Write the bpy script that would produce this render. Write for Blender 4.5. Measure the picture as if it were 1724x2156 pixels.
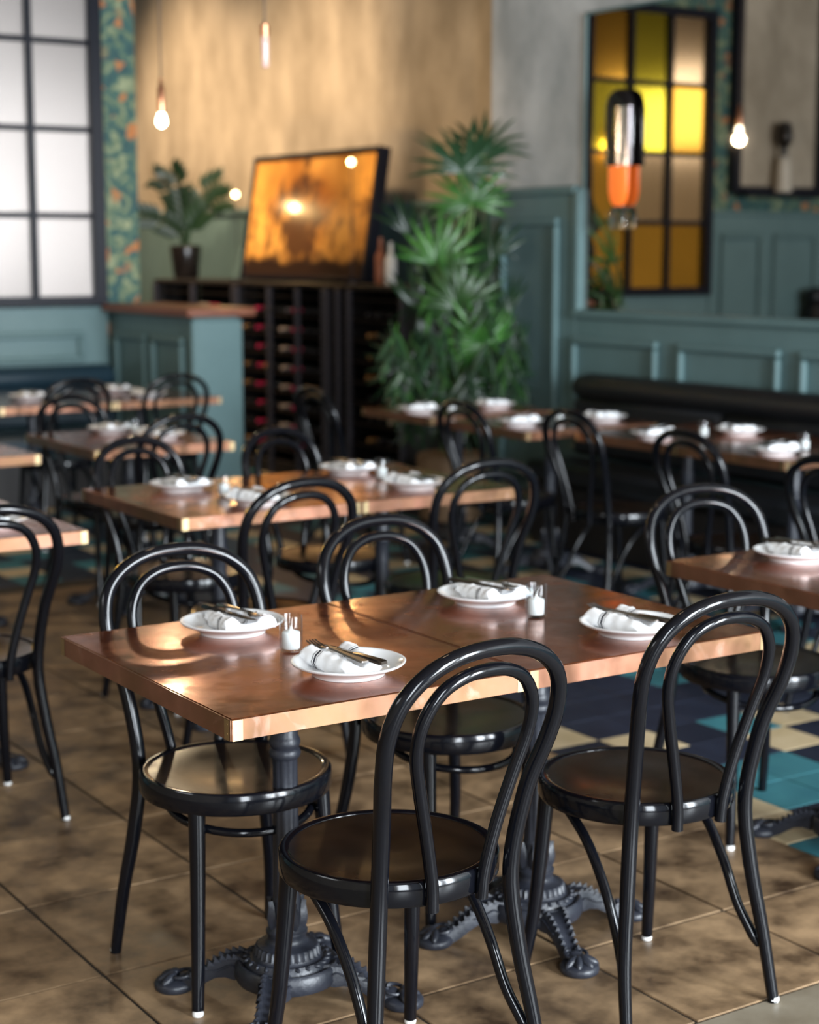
import bpy, math, random
from math import sin, cos, pi, radians as R
from mathutils import Vector, Matrix
random.seed(7)
for o in list(bpy.data.objects):
    bpy.data.objects.remove(o)
S = bpy.context.scene
COL = S.collection

# ------------------------------------------------------------------ camera
# world: X runs along the table fronts (right), Y along the side wall (away), metres
CAM_H, PITCH, YAW = 1.568, 0.1512, 0.579
cd = bpy.data.cameras.new('camera')
cd.sensor_fit = 'HORIZONTAL'; cd.sensor_width = 24.0; cd.lens = 3591 / 1724 * 24.0
cd.clip_start = 0.05; cd.clip_end = 100
cd.dof.use_dof = True; cd.dof.focus_distance = 3.05; cd.dof.aperture_fstop = 2.5
cam = bpy.data.objects.new('camera', cd); COL.objects.link(cam)
cam.location = (0, 0, CAM_H); cam.rotation_euler = (pi / 2 - PITCH, 0, -YAW)
S.camera = cam

# ------------------------------------------------------------------ world, daylight, exposure
S.view_settings.view_transform = 'Standard'; S.view_settings.look = 'None'
S.view_settings.gamma = 1.0; S.view_settings.use_curve_mapping = False
S.view_settings.exposure = 0.25
S.cycles.max_bounces = 10; S.cycles.glossy_bounces = 6; S.cycles.transmission_bounces = 14
S.cycles.sample_clamp_indirect = 6.0; S.cycles.use_denoising = True
w = bpy.data.worlds.new('overcast_sky'); S.world = w; w.use_nodes = True
bg = w.node_tree.nodes['Background']
bg.inputs[0].default_value = (0.80, 0.90, 1.0, 1); bg.inputs[1].default_value = 0.6

def light(name, kind, loc, power, color, target=None, **kw):
    d = bpy.data.lights.new(name, kind); d.energy = power; d.color = color
    for k, v in kw.items(): setattr(d, k, v)
    o = bpy.data.objects.new(name, d); COL.objects.link(o); o.location = loc
    if target is not None:
        o.rotation_euler = (Vector(target) - Vector(loc)).to_track_quat('-Z', 'Y').to_euler()
    return o
# daylight through the street windows behind the camera (wall at Y = -3)
for wx, wp in ((-0.36, 330), (3.24, 640), (5.04, 640)):
    light('daylight_street_window', 'AREA', (wx, -3.3, 2.05), wp, (0.85, 0.93, 1.0), (wx, 5, 1.6), shape='RECTANGLE', size=1.15, size_y=3.0)
# added light at an invented left wall opening, to brighten the tinted panes
light('added_side_light', 'AREA', (-3.6, 3.6, 3.35), 40, (0.95, 0.97, 1.0), (3, 3.6, 1.5),
      shape='RECTANGLE', size=2.2, size_y=1.0)
# ceiling spots: warm wash on the rear plaster wall, and a little over the floor
for (x, y, tx, ty, tz, p) in ((4.3, 13.4, 6.5, 13.2, 2.0, 560), (4.1, 11.0, 6.5, 11.2, 1.9, 520), (4.4, 9.0, 6.4, 10.0, 1.8, 130)):
    light('ceiling_spot', 'SPOT', (x, y, 4.05), p, (1.0, 0.72, 0.45), (tx, ty, tz), spot_size=R(85), spot_blend=1.0, shadow_soft_size=0.12)
for (x, y, p) in ((2.2, 4.3, 25), (2.6, 8.6, 70)):
    light('ceiling_spot', 'SPOT', (x, y, 4.05), p, (1.0, 0.72, 0.45), (x, y, 0), spot_size=R(110), spot_blend=1.0, shadow_soft_size=0.15)

# ------------------------------------------------------------------ materials
def mat(name, color, rough=0.5, metal=0.0, color2=None, scale=5.0, detail=4.0, fac=(0.35, 0.65), coord='Object',
        bump=0.0, bscale=None, rough2=None, coat=0.0, emit=None, estr=0.0, trans=0.0, ior=1.45, rand=0.0, stretch=None, spec=None):
    m = bpy.data.materials.new(name); m.use_nodes = True
    nt = m.node_tree; N = nt.nodes; L = nt.links
    b = N['Principled BSDF']
    b.inputs['Base Color'].default_value = (*color, 1); b.inputs['Roughness'].default_value = rough
    b.inputs['Metallic'].default_value = metal; b.inputs['IOR'].default_value = ior
    b.inputs['Coat Weight'].default_value = coat; b.inputs['Coat Roughness'].default_value = 0.08
    b.inputs['Transmission Weight'].default_value = trans
    if spec is not None: b.inputs['Specular IOR Level'].default_value = spec
    if emit:
        b.inputs['Emission Color'].default_value = (*emit, 1); b.inputs['Emission Strength'].default_value = estr
    tc = N.new('ShaderNodeTexCoord'); vec = tc.outputs[coord] if coord != 'World' else None
    if coord == 'World':
        g = N.new('ShaderNodeNewGeometry'); vec = g.outputs['Position']
    if stretch:
        mp = N.new('ShaderNodeMapping'); mp.inputs['Scale'].default_value = stretch
        L.new(vec, mp.inputs['Vector']); vec = mp.outputs[0]
    csock = None
    if color2 or rough2 is not None:
        nz = N.new('ShaderNodeTexNoise'); nz.inputs['Scale'].default_value = scale; nz.inputs['Detail'].default_value = detail
        nz.inputs['Roughness'].default_value = 0.62
        L.new(vec, nz.inputs['Vector'])
        mr = N.new('ShaderNodeMapRange'); mr.inputs['From Min'].default_value = fac[0]; mr.inputs['From Max'].default_value = fac[1]
        L.new(nz.outputs['Fac'], mr.inputs['Value'])
        if color2:
            mx = N.new('ShaderNodeMix'); mx.data_type = 'RGBA'
            mx.inputs['A'].default_value = (*color, 1); mx.inputs['B'].default_value = (*color2, 1)
            L.new(mr.outputs[0], mx.inputs['Factor']); csock = mx.outputs['Result']
        if rough2 is not None:
            m2 = N.new('ShaderNodeMapRange'); m2.inputs['To Min'].default_value = rough; m2.inputs['To Max'].default_value = rough2
            L.new(mr.outputs[0], m2.inputs['Value']); L.new(m2.outputs[0], b.inputs['Roughness'])
    if rand > 0:
        oi = N.new('ShaderNodeObjectInfo'); m3 = N.new('ShaderNodeMapRange')
        m3.inputs['To Min'].default_value = 1 - rand; m3.inputs['To Max'].default_value = 1 + rand
        L.new(oi.outputs['Random'], m3.inputs['Value'])
        hv = N.new('ShaderNodeHueSaturation')
        if csock: L.new(csock, hv.inputs['Color'])
        else: hv.inputs['Color'].default_value = (*color, 1)
        L.new(m3.outputs[0], hv.inputs['Value']); csock = hv.outputs[0]
    if csock: L.new(csock, b.inputs['Base Color'])
    if bump > 0:
        nb = N.new('ShaderNodeTexNoise'); nb.inputs['Scale'].default_value = bscale or scale * 3; nb.inputs['Detail'].default_value = 3
        L.new(vec, nb.inputs['Vector'])
        bp = N.new('ShaderNodeBump'); bp.inputs['Strength'].default_value = bump; bp.inputs['Distance'].default_value = 0.01
        L.new(nb.outputs['Fac'], bp.inputs['Height']); L.new(bp.outputs[0], b.inputs['Normal'])
    return m

M = {}
M['black_wood'] = mat('black_lacquered_bentwood', (0.003, 0.0033, 0.005), 0.07, scale=9, rough2=0.16, spec=0.36)
M['seat_black'] = mat('black_brown_seat', (0.008, 0.006, 0.005), 0.15, color2=(0.016, 0.008, 0.004), scale=6, rough2=0.28, spec=0.45)
M['glide'] = mat('white_nylon_glide', (0.75, 0.74, 0.72), 0.4)
M['iron'] = mat('cast_iron', (0.014, 0.016, 0.023), 0.4, color2=(0.02, 0.022, 0.03), scale=20, bump=0.12, bscale=90, spec=0.5)
M['plate'] = mat('white_glazed_china', (0.80, 0.81, 0.82), 0.12, coat=0.3)
M['wax'] = mat('white_wax', (0.85, 0.84, 0.81), 0.45)
M['wick'] = mat('candle_wick', (0.6, 0.58, 0.55), 0.8)
M['steel'] = mat('brushed_cutlery_steel', (0.42, 0.40, 0.40), 0.17, 1.0)
M['steel_dark'] = mat('dark_cutlery_handle', (0.13, 0.11, 0.10), 0.2, 1.0)
M['rivet'] = mat('brass_rivet', (0.6, 0.45, 0.25), 0.35, 1.0)
M['glass'] = mat('clear_glass', (1, 1, 1), 0.0, trans=1.0, ior=1.45)
M['copper_pipe'] = mat('copper_socket', (0.72, 0.32, 0.18), 0.3, 1.0)
M['cord'] = mat('brown_cord', (0.10, 0.07, 0.05), 0.6)
M['bulb_on'] = mat('lit_bulb', (1, 0.9, 0.75), 0.3, emit=(1.0, 0.86, 0.62), estr=14)
M['bulb_added'] = mat('lit_added_bulb', (1, 0.8, 0.5), 0.3, emit=(1.0, 0.72, 0.36), estr=12)
M['bulb_off'] = mat('pink_glass_tube', (0.75, 0.48, 0.42), 0.12, coat=0.5)
M['teal'] = mat('teal_paint', (0.098, 0.165, 0.170), 0.38, color2=(0.112, 0.185, 0.19), scale=3, coord='World')
M['plaster_grey'] = mat('grey_limewash', (0.36, 0.37, 0.365), 0.8, color2=(0.60, 0.60, 0.59), scale=2.6, detail=6, coord='World', stretch=(1, 1, 0.6))
M['plaster_tan'] = mat('tan_limewash', (0.27, 0.225, 0.165), 0.8, color2=(0.46, 0.39, 0.30), scale=2.6, detail=6, coord='World', stretch=(1, 1, 0.5))
M['ceiling'] = mat('dim_ceiling_paint', (0.14, 0.11, 0.08), 0.8)
M['black_metal'] = mat('black_steel_frame', (0.006, 0.007, 0.013), 0.35, spec=0.22)
M['vinyl'] = mat('black_vinyl', (0.008, 0.009, 0.011), 0.36, scale=8, rough2=0.5)
M['navy_vinyl'] = mat('navy_vinyl', (0.012, 0.03, 0.045), 0.4)
M['red_wood'] = mat('red_brown_wood', (0.16, 0.05, 0.025), 0.35, color2=(0.25, 0.09, 0.045), scale=4, stretch=(1, 0.15, 1), coord='World')
M['dark_wood'] = mat('dark_rack_wood', (0.013, 0.010, 0.009), 0.45)
M['rack_metal'] = mat('rack_upright_metal', (0.05, 0.048, 0.06), 0.4, 0.3)
M['bottle'] = mat('dark_bottle_glass', (0.008, 0.009, 0.008), 0.12)
M['leaf'] = mat('palm_leaf_green', (0.014, 0.060, 0.011), 0.38, color2=(0.048, 0.15, 0.024), scale=5, rand=0.6)
M['leaf_dark'] = mat('dark_leaf_green', (0.010, 0.032, 0.012), 0.35, rand=0.4)
M['stem'] = mat('pale_green_stem', (0.12, 0.20, 0.06), 0.5)
M['pot'] = mat('black_glazed_pot', (0.012, 0.010, 0.010), 0.2)
M['basket'] = mat('woven_basket', (0.18, 0.11, 0.06), 0.7, color2=(0.10, 0.06, 0.03), scale=40)
M['grout'] = mat('dark_floor_grout', (0.020, 0.015, 0.011), 0.8)
M['tile_brown'] = mat('stained_brown_tile', (0.042, 0.023, 0.012), 0.3, color2=(0.33, 0.215, 0.118), scale=6.5, detail=12, fac=(0.33, 0.67),
                      coord='World', rough2=0.5, rand=0.14, bump=0.08, bscale=14)
M['concrete'] = mat('polished_concrete', (0.16, 0.13, 0.09), 0.4, color2=(0.26, 0.225, 0.17), scale=4, detail=8, coord='World')
M['tile_navy'] = mat('navy_cement_tile', (0.012, 0.016, 0.032), 0.42, color2=(0.018, 0.024, 0.044), scale=7, coord='World', rand=0.25)
M['tile_teal'] = mat('teal_cement_tile', (0.035, 0.15, 0.185), 0.42, color2=(0.05, 0.20, 0.23), scale=7, coord='World', rand=0.15)
M['tile_cream'] = mat('cream_cement_tile', (0.48, 0.37, 0.21), 0.42, color2=(0.58, 0.46, 0.29), scale=7, coord='World', rand=0.1)
M['mirror'] = mat('aged_mirror', (0.42, 0.40, 0.38), 0.02, 1.0)
M['pane'] = mat('mirror_pane', (0.235, 0.212, 0.20), 0.33, 1.0)
M['refl_amber'] = mat('amber_reflection_pane', (0.80, 0.42, 0.06), 0.1, 1.0)  # warm reflections painted in as tints of the same mirror panes
M['refl_yellow'] = mat('yellow_reflection_pane', (0.85, 0.68, 0.06), 0.1, 1.0)
M['refl_tan'] = mat('tan_reflection_pane', (0.72, 0.50, 0.28), 0.12, 1.0)
M['sconce_black'] = mat('black_sconce_metal', (0.008, 0.007, 0.008), 0.18, coat=0.5)
M['sconce_highlight'] = mat('highlight_strip', (0.75, 0.72, 0.8), 0.18, 1.0)
M['sconce_orange'] = mat('orange_glass', (0.75, 0.13, 0.02), 0.25, emit=(1.0, 0.20, 0.03), estr=0.6)
M['stone'] = mat('pale_stone', (0.55, 0.50, 0.42), 0.6)
M['bust'] = mat('black_bust', (0.012, 0.009, 0.008), 0.3)

def mat_thin_glass(name):
    m = bpy.data.materials.new(name); m.use_nodes = True
    N = m.node_tree.nodes; L = m.node_tree.links; N.remove(N['Principled BSDF'])
    t = N.new('ShaderNodeBsdfTransparent'); t.inputs[0].default_value = (0.93, 0.95, 0.96, 1)
    g = N.new('ShaderNodeBsdfGlossy'); g.inputs['Roughness'].default_value = 0.02
    lw = N.new('ShaderNodeLayerWeight'); pw = N.new('ShaderNodeMath'); pw.operation = 'POWER'; pw.inputs[1].default_value = 4.0
    f = N.new('ShaderNodeMath'); f.operation = 'MULTIPLY_ADD'; f.inputs[1].default_value = 0.55; f.inputs[2].default_value = 0.03
    L.new(lw.outputs['Facing'], pw.inputs[0]); L.new(pw.outputs[0], f.inputs[0])
    x = N.new('ShaderNodeMixShader'); L.new(f.outputs[0], x.inputs[0]); L.new(t.outputs[0], x.inputs[1]); L.new(g.outputs[0], x.inputs[2])
    L.new(x.outputs[0], N['Material Output'].inputs[0]); return m
M['thin_glass'] = mat_thin_glass('thin_clear_glass')

def mat_copper(name, base, dark, pale, ra=0.13, rb=0.30):
    """old copper sheet: lacquered, stained in clouds, scratched"""
    m = bpy.data.materials.new(name); m.use_nodes = True
    nt = m.node_tree; N = nt.nodes; L = nt.links; b = N['Principled BSDF']
    g = N.new('ShaderNodeNewGeometry')
    n1 = N.new('ShaderNodeTexNoise'); n1.inputs['Scale'].default_value = 3.4; n1.inputs['Detail'].default_value = 7; n1.inputs['Roughness'].default_value = 0.6
    n1.inputs['Distortion'].default_value = 0.6
    n2 = N.new('ShaderNodeTexNoise'); n2.inputs['Scale'].default_value = 16; n2.inputs['Detail'].default_value = 6
    n3 = N.new('ShaderNodeTexNoise'); n3.inputs['Scale'].default_value = 7; n3.inputs['Detail'].default_value = 8; n3.inputs['Distortion'].default_value = 2.5
    for n in (n1, n2, n3): L.new(g.outputs['Position'], n.inputs['Vector'])
    r1 = N.new('ShaderNodeMapRange'); r1.inputs['From Min'].default_value = 0.35; r1.inputs['From Max'].default_value = 0.65; L.new(n1.outputs['Fac'], r1.inputs['Value'])
    mx = N.new('ShaderNodeMix'); mx.data_type = 'RGBA'; mx.inputs['A'].default_value = (*dark, 1); mx.inputs['B'].default_value = (*base, 1)
    L.new(r1.outputs[0], mx.inputs['Factor'])
    r3 = N.new('ShaderNodeMapRange'); r3.inputs['From Min'].default_value = 0.60; r3.inputs['From Max'].default_value = 0.70; r3.inputs['To Max'].default_value = 0.6
    L.new(n3.outputs['Fac'], r3.inputs['Value'])
    m2 = N.new('ShaderNodeMix'); m2.data_type = 'RGBA'; m2.inputs['B'].default_value = (*pale, 1)
    L.new(mx.outputs['Result'], m2.inputs['A']); L.new(r3.outputs[0], m2.inputs['Factor']); L.new(m2.outputs['Result'], b.inputs['Base Color'])
    rr = N.new('ShaderNodeMapRange'); rr.inputs['From Min'].default_value = 0.35; rr.inputs['From Max'].default_value = 0.7
    rr.inputs['To Min'].default_value = ra; rr.inputs['To Max'].default_value = rb; L.new(n2.outputs['Fac'], rr.inputs['Value']); L.new(rr.outputs[0], b.inputs['Roughness'])
    bp = N.new('ShaderNodeBump'); bp.inputs['Strength'].default_value = 0.03; bp.inputs['Distance'].default_value = 0.01
    L.new(n2.outputs['Fac'], bp.inputs['Height']); L.new(bp.outputs[0], b.inputs['Normal'])
    b.inputs['Metallic'].default_value = 0.85; b.inputs['Coat Weight'].default_value = 0.12; b.inputs['Coat Roughness'].default_value = 0.07
    return m
M['copper'] = mat_copper('copper_sheet', (0.42, 0.110, 0.030), (0.15, 0.038, 0.012), (0.56, 0.22, 0.10))
M['copper_edge'] = mat_copper('copper_edge_strip', (0.40, 0.178, 0.118), (0.27, 0.145, 0.075), (0.50, 0.29, 0.22), 0.28, 0.5)

def mat_napkin():
    m = bpy.data.materials.new('striped_white_linen'); m.use_nodes = True
    nt = m.node_tree; N = nt.nodes; L = nt.links; b = N['Principled BSDF']; b.inputs['Roughness'].default_value = 0.85
    tc = N.new('ShaderNodeTexCoord'); sx = N.new('ShaderNodeSeparateXYZ'); L.new(tc.outputs['Object'], sx.inputs[0])
    cr = N.new('ShaderNodeValToRGB'); cr.color_ramp.interpolation = 'CONSTANT'
    mr = N.new('ShaderNodeMapRange'); mr.inputs['From Min'].default_value = -0.1; mr.inputs['From Max'].default_value = 0.1
    L.new(sx.outputs['Y'], mr.inputs['Value']); L.new(mr.outputs[0], cr.inputs['Fac'])
    W, K = (0.90, 0.91, 0.93, 1), (0.02, 0.022, 0.035, 1)
    e = cr.color_ramp.elements; e[0].position = 0; e[0].color = W; e[1].position = 0.595; e[1].color = K
    for p, c_ in ((0.605, W), (0.625, K), (0.655, W), (0.675, K), (0.685, W)):
        q = e.new(p); q.color = c_
    L.new(cr.outputs[0], b.inputs['Base Color'])
    nb = N.new('ShaderNodeTexNoise'); nb.inputs['Scale'].default_value = 60; L.new(tc.outputs['Object'], nb.inputs['Vector'])
    bp = N.new('ShaderNodeBump'); bp.inputs['Strength'].default_value = 0.25; bp.inputs['Distance'].default_value = 0.002
    L.new(nb.outputs['Fac'], bp.inputs['Height']); L.new(bp.outputs[0], b.inputs['Normal'])
    return m
M['napkin'] = mat_napkin()

def mat_wallpaper():
    m = bpy.data.materials.new('leafy_wallpaper'); m.use_nodes = True
    nt = m.node_tree; N = nt.nodes; L = nt.links; b = N['Principled BSDF']; b.inputs['Roughness'].default_value = 0.7
    g = N.new('ShaderNodeNewGeometry')
    v = N.new('ShaderNodeTexVoronoi'); v.inputs['Scale'].default_value = 15; v.inputs['Randomness'].default_value = 1.0
    n = N.new('ShaderNodeTexNoise'); n.inputs['Scale'].default_value = 9; n.inputs['Detail'].default_value = 5; n.inputs['Distortion'].default_value = 1.4
    L.new(g.outputs['Position'], v.inputs['Vector']); L.new(g.outputs['Position'], n.inputs['Vector'])
    cr = N.new('ShaderNodeValToRGB'); e = cr.color_ramp.elements
    e[0].position = 0.40; e[0].color = (0.020, 0.070, 0.075, 1); e[1].position = 0.54; e[1].color = (0.11, 0.16, 0.09, 1)
    q = e.new(0.47); q.color = (0.035, 0.11, 0.10, 1); q = e.new(0.66); q.color = (0.28, 0.32, 0.19, 1)
    L.new(n.outputs['Fac'], cr.inputs['Fac'])
    lt = N.new('ShaderNodeMapRange'); lt.inputs['From Min'].default_value = 0.9; lt.inputs['From Max'].default_value = 0.95
    sep = N.new('ShaderNodeSeparateColor'); L.new(v.outputs['Color'], sep.inputs[0]); L.new(sep.outputs[0], lt.inputs['Value'])
    mx = N.new('ShaderNodeMix'); mx.data_type = 'RGBA'; mx.inputs['B'].default_value = (0.42, 0.16, 0.05, 1)
    L.new(cr.outputs[0], mx.inputs['A']); L.new(lt.outputs[0], mx.inputs['Factor']); L.new(mx.outputs['Result'], b.inputs['Base Color'])
    return m
M['wallpaper'] = mat_wallpaper()

def mat_painting():
    """a generic golden still life: dark vase and flowers on an orange ground, dark table below (object Y = width, Z = height)"""
    m = bpy.data.materials.new('golden_flower_painting'); m.use_nodes = True
    nt = m.node_tree; N = nt.nodes; L = nt.links; b = N['Principled BSDF']; b.inputs['Roughness'].default_value = 0.3
    b.inputs['Coat Weight'].default_value = 0.6; b.inputs['Coat Roughness'].default_value = 0.1
    tc = N.new('ShaderNodeTexCoord'); sx = N.new('ShaderNodeSeparateXYZ'); L.new(tc.outputs['Object'], sx.inputs[0])
    n = N.new('ShaderNodeTexNoise'); n.inputs['Scale'].default_value = 5.5; n.inputs['Detail'].default_value = 5; L.new(tc.outputs['Object'], n.inputs['Vector'])
    n2 = N.new('ShaderNodeTexNoise'); n2.inputs['Scale'].default_value = 2.0; n2.inputs['Detail'].default_value = 3; L.new(tc.outputs['Object'], n2.inputs['Vector'])
    gr = N.new('ShaderNodeValToRGB'); e = gr.color_ramp.elements
    e[0].position = 0.3; e[0].color = (0.30, 0.10, 0.015, 1); e[1].position = 0.7; e[1].color = (0.80, 0.42, 0.10, 1)
    L.new(n2.outputs['Fac'], gr.inputs['Fac'])
    # flower mass: distance from the middle, ragged by noise
    def M_(op, a, bb=None, v=None):
        q = N.new('ShaderNodeMath'); q.operation = op
        if hasattr(a, 'is_linked'): L.new(a, q.inputs[0])
        else: q.inputs[0].default_value = a
        if bb is not None:
            if hasattr(bb, 'is_linked'): L.new(bb, q.inputs[1])
            else: q.inputs[1].default_value = bb
        return q.outputs[0]
    y2 = M_('POWER', M_('ABSOLUTE', M_('DIVIDE', M_('SUBTRACT', sx.outputs['Y'], 0.10), 0.36)), 2.0)
    z2 = M_('POWER', M_('ABSOLUTE', M_('DIVIDE', M_('SUBTRACT', sx.outputs['Z'], 0.50), 0.40)), 2.0)
    d = M_('ADD', M_('ADD', y2, z2), M_('MULTIPLY', M_('SUBTRACT', n.outputs['Fac'], 0.5), 5.0))
    mr = N.new('ShaderNodeMapRange'); mr.inputs['From Min'].default_value = 0.35; mr.inputs['From Max'].default_value = 0.9
    mr.inputs['To Min'].default_value = 0.9; mr.inputs['To Max'].default_value = 0.0; L.new(d, mr.inputs['Value'])
    m1 = N.new('ShaderNodeMix'); m1.data_type = 'RGBA'; m1.inputs['B'].default_value = (0.055, 0.022, 0.014, 1)
    L.new(gr.outputs[0], m1.inputs['A']); L.new(mr.outputs[0], m1.inputs['Factor'])
    n3 = N.new('ShaderNodeTexNoise'); n3.inputs['Scale'].default_value = 8; n3.inputs['Detail'].default_value = 3; L.new(tc.outputs['Object'], n3.inputs['Vector'])
    b3 = N.new('ShaderNodeMapRange'); b3.inputs['From Min'].default_value = 0.50; b3.inputs['From Max'].default_value = 0.62; b3.inputs['To Max'].default_value = 0.75; L.new(n3.outputs['Fac'], b3.inputs['Value'])
    zl = N.new('ShaderNodeMapRange'); zl.inputs['From Min'].default_value = 0.95; zl.inputs['From Max'].default_value = 0.6; L.new(sx.outputs['Z'], zl.inputs['Value'])
    m4 = N.new('ShaderNodeMix'); m4.data_type = 'RGBA'; m4.inputs['B'].default_value = (0.09, 0.035, 0.018, 1)
    L.new(m1.outputs['Result'], m4.inputs['A']); L.new(M_('MULTIPLY', b3.outputs[0], zl.outputs[0]), m4.inputs['Factor']); m1 = m4
    tb = N.new('ShaderNodeMapRange'); tb.inputs['From Min'].default_value = 0.20; tb.inputs['From Max'].default_value = 0.14; L.new(M_('ADD', sx.outputs['Z'], M_('MULTIPLY', M_('SUBTRACT', n.outputs['Fac'], 0.5), 0.2)), tb.inputs['Value'])
    m2 = N.new('ShaderNodeMix'); m2.data_type = 'RGBA'; m2.inputs['B'].default_value = (0.03, 0.015, 0.01, 1)
    L.new(m1.outputs['Result'], m2.inputs['A']); L.new(tb.outputs[0], m2.inputs['Factor']); L.new(m2.outputs['Result'], b.inputs['Base Color'])
    return m
M['painting'] = mat_painting()

# ------------------------------------------------------------------ mesh helpers
class MB:
    def __init__(s): s.v = []; s.f = []; s.mi = []; s.cur = 0
    def add(s, vs, fs):
        o = len(s.v); s.v += [tuple(p) for p in vs]
        for q in fs: s.f.append(tuple(i + o for i in q)); s.mi.append(s.cur)
        return s
    def box(s, x0, x1, y0, y1, z0, z1):
        return s.add([(x0, y0, z0), (x1, y0, z0), (x1, y1, z0), (x0, y1, z0), (x0, y0, z1), (x1, y0, z1), (x1, y1, z1), (x0, y1, z1)],
                     [(0, 3, 2, 1), (4, 5, 6, 7), (0, 1, 5, 4), (1, 2, 6, 5), (2, 3, 7, 6), (3, 0, 4, 7)])
    def cbox(s, x0, x1, y0, y1, z0, z1, b):
        """box with all twelve edges chamfered"""
        vs = []; idx = {}
        for i, x in enumerate((x0, x1)):
            for j, y in enumerate((y0, y1)):
                for k, z in enumerate((z0, z1)):
                    sx, sy, sz = (1 if i == 0 else -1), (1 if j == 0 else -1), (1 if k == 0 else -1)
                    for a, p in enumerate(((x, y + sy * b, z + sz * b), (x + sx * b, y, z + sz * b), (x + sx * b, y + sy * b, z))):
                        idx[(i, j, k, a)] = len(vs); vs.append(p)
        I = idx; F = []
        for i in (0, 1): F.append([I[(i, 0, 0, 0)], I[(i, 1, 0, 0)], I[(i, 1, 1, 0)], I[(i, 0, 1, 0)]])
        for j in (0, 1): F.append([I[(0, j, 0, 1)], I[(1, j, 0, 1)], I[(1, j, 1, 1)], I[(0, j, 1, 1)]])
        for k in (0, 1): F.append([I[(0, 0, k, 2)], I[(1, 0, k, 2)], I[(1, 1, k, 2)], I[(0, 1, k, 2)]])
        for i in (0, 1):
            for j in (0, 1):
                F.append([I[(i, j, 0, 0)], I[(i, j, 1, 0)], I[(i, j, 1, 1)], I[(i, j, 0, 1)]])
            for k in (0, 1):
                F.append([I[(i, 0, k, 0)], I[(i, 1, k, 0)], I[(i, 1, k, 2)], I[(i, 0, k, 2)]])
        for j in (0, 1):
            for k in (0, 1):
                F.append([I[(0, j, k, 1)], I[(1, j, k, 1)], I[(1, j, k, 2)], I[(0, j, k, 2)]])
        for i in (0, 1):
            for j in (0, 1):
                for k in (0, 1): F.append([I[(i, j, k, 0)], I[(i, j, k, 1)], I[(i, j, k, 2)]])
        cx, cy, cz = (x0 + x1) / 2, (y0 + y1) / 2, (z0 + z1) / 2; c = Vector((cx, cy, cz)); out = []
        for q in F:
            p = [Vector(vs[i]) for i in q]; n = (p[1] - p[0]).cross(p[2] - p[0])
            out.append(tuple(q) if n.dot(sum(p, Vector()) / len(p) - c) > 0 else tuple(reversed(q)))
        return s.add(vs, out)
    def tube(s, pts, rad, n=10, caps=True):
        pts = [Vector(p) for p in pts]; m = len(pts)
        if not hasattr(rad, '__len__'): rad = [rad] * m
        T = [(pts[min(i + 1, m - 1)] - pts[max(i - 1, 0)]).normalized() for i in range(m)]
        ref = Vector((0, 0, 1)) if abs(T[0].z) < 0.9 else Vector((1, 0, 0))
        N_ = (ref - T[0] * ref.dot(T[0])).normalized(); vs = []; fs = []
        for i in range(m):
            N_ = (N_ - T[i] * N_.dot(T[i])).normalized(); B = T[i].cross(N_)
            for k in range(n):
                a = 2 * pi * k / n; vs.append(pts[i] + (N_ * cos(a) + B * sin(a)) * rad[i])
        for i in range(m - 1):
            for k in range(n):
                fs.append((i * n + k, i * n + (k + 1) % n, (i + 1) * n + (k + 1) % n, (i + 1) * n + k))
        if caps: fs.append(tuple(reversed(range(n)))); fs.append(tuple((m - 1) * n + k for k in range(n)))
        return s.add(vs, fs)
    def lathe(s, prof, n=32, mod=None, c=(0, 0, 0), axis='z'):
        vs = []; fs = []; m = len(prof)
        for i, (r, z) in enumerate(prof):
            for k in range(n):
                a = 2 * pi * k / n; q = r * (mod(a, z, i) if mod else 1)
                p = (q * cos(a), q * sin(a), z)
                if axis == 'x': p = (z, q * cos(a), q * sin(a))
                vs.append((p[0] + c[0], p[1] + c[1], p[2] + c[2]))
        for i in range(m - 1):
            for k in range(n):
                fs.append((i * n + k, i * n + (k + 1) % n, (i + 1) * n + (k + 1) % n, (i + 1) * n + k))
        if prof[0] == prof[-1]: return s.add(vs, fs)
        if prof[0][0] > 1e-6: fs.append(tuple(reversed(range(n))))
        if prof[-1][0] > 1e-6: fs.append(tuple((m - 1) * n + k for k in range(n)))
        return s.add(vs, fs)
    def ell(s, c, r, nu=12, nv=8, rot=None):
        vs = []; fs = []
        for j in range(nv + 1):
            t = pi * j / nv
            for i in range(nu):
                p = Vector((r[0] * sin(t) * cos(2 * pi * i / nu), r[1] * sin(t) * sin(2 * pi * i / nu), r[2] * cos(t)))
                if rot: p = rot @ p
                vs.append(p + Vector(c))
        for j in range(nv):
            for i in range(nu): fs.append((j * nu + i, (j + 1) * nu + i, (j + 1) * nu + (i + 1) % nu, j * nu + (i + 1) % nu))
        return s.add(vs, fs)
    def mesh(s, name, smooth=True, ang=40):
        me = bpy.data.meshes.new(name); me.from_pydata(s.v, [], s.f); me.validate()
        if any(s.mi): me.polygons.foreach_set('material_index', s.mi[:len(me.polygons)])
        if smooth:
            me.polygons.foreach_set('use_smooth', [True] * len(me.polygons)); me.set_sharp_from_angle(angle=R(ang))
        me.update(); return me
    def build(s, name, m, parent=None, smooth=True, ang=40):
        return obj(name, s.mesh(name, smooth, ang), m, parent)

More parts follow.
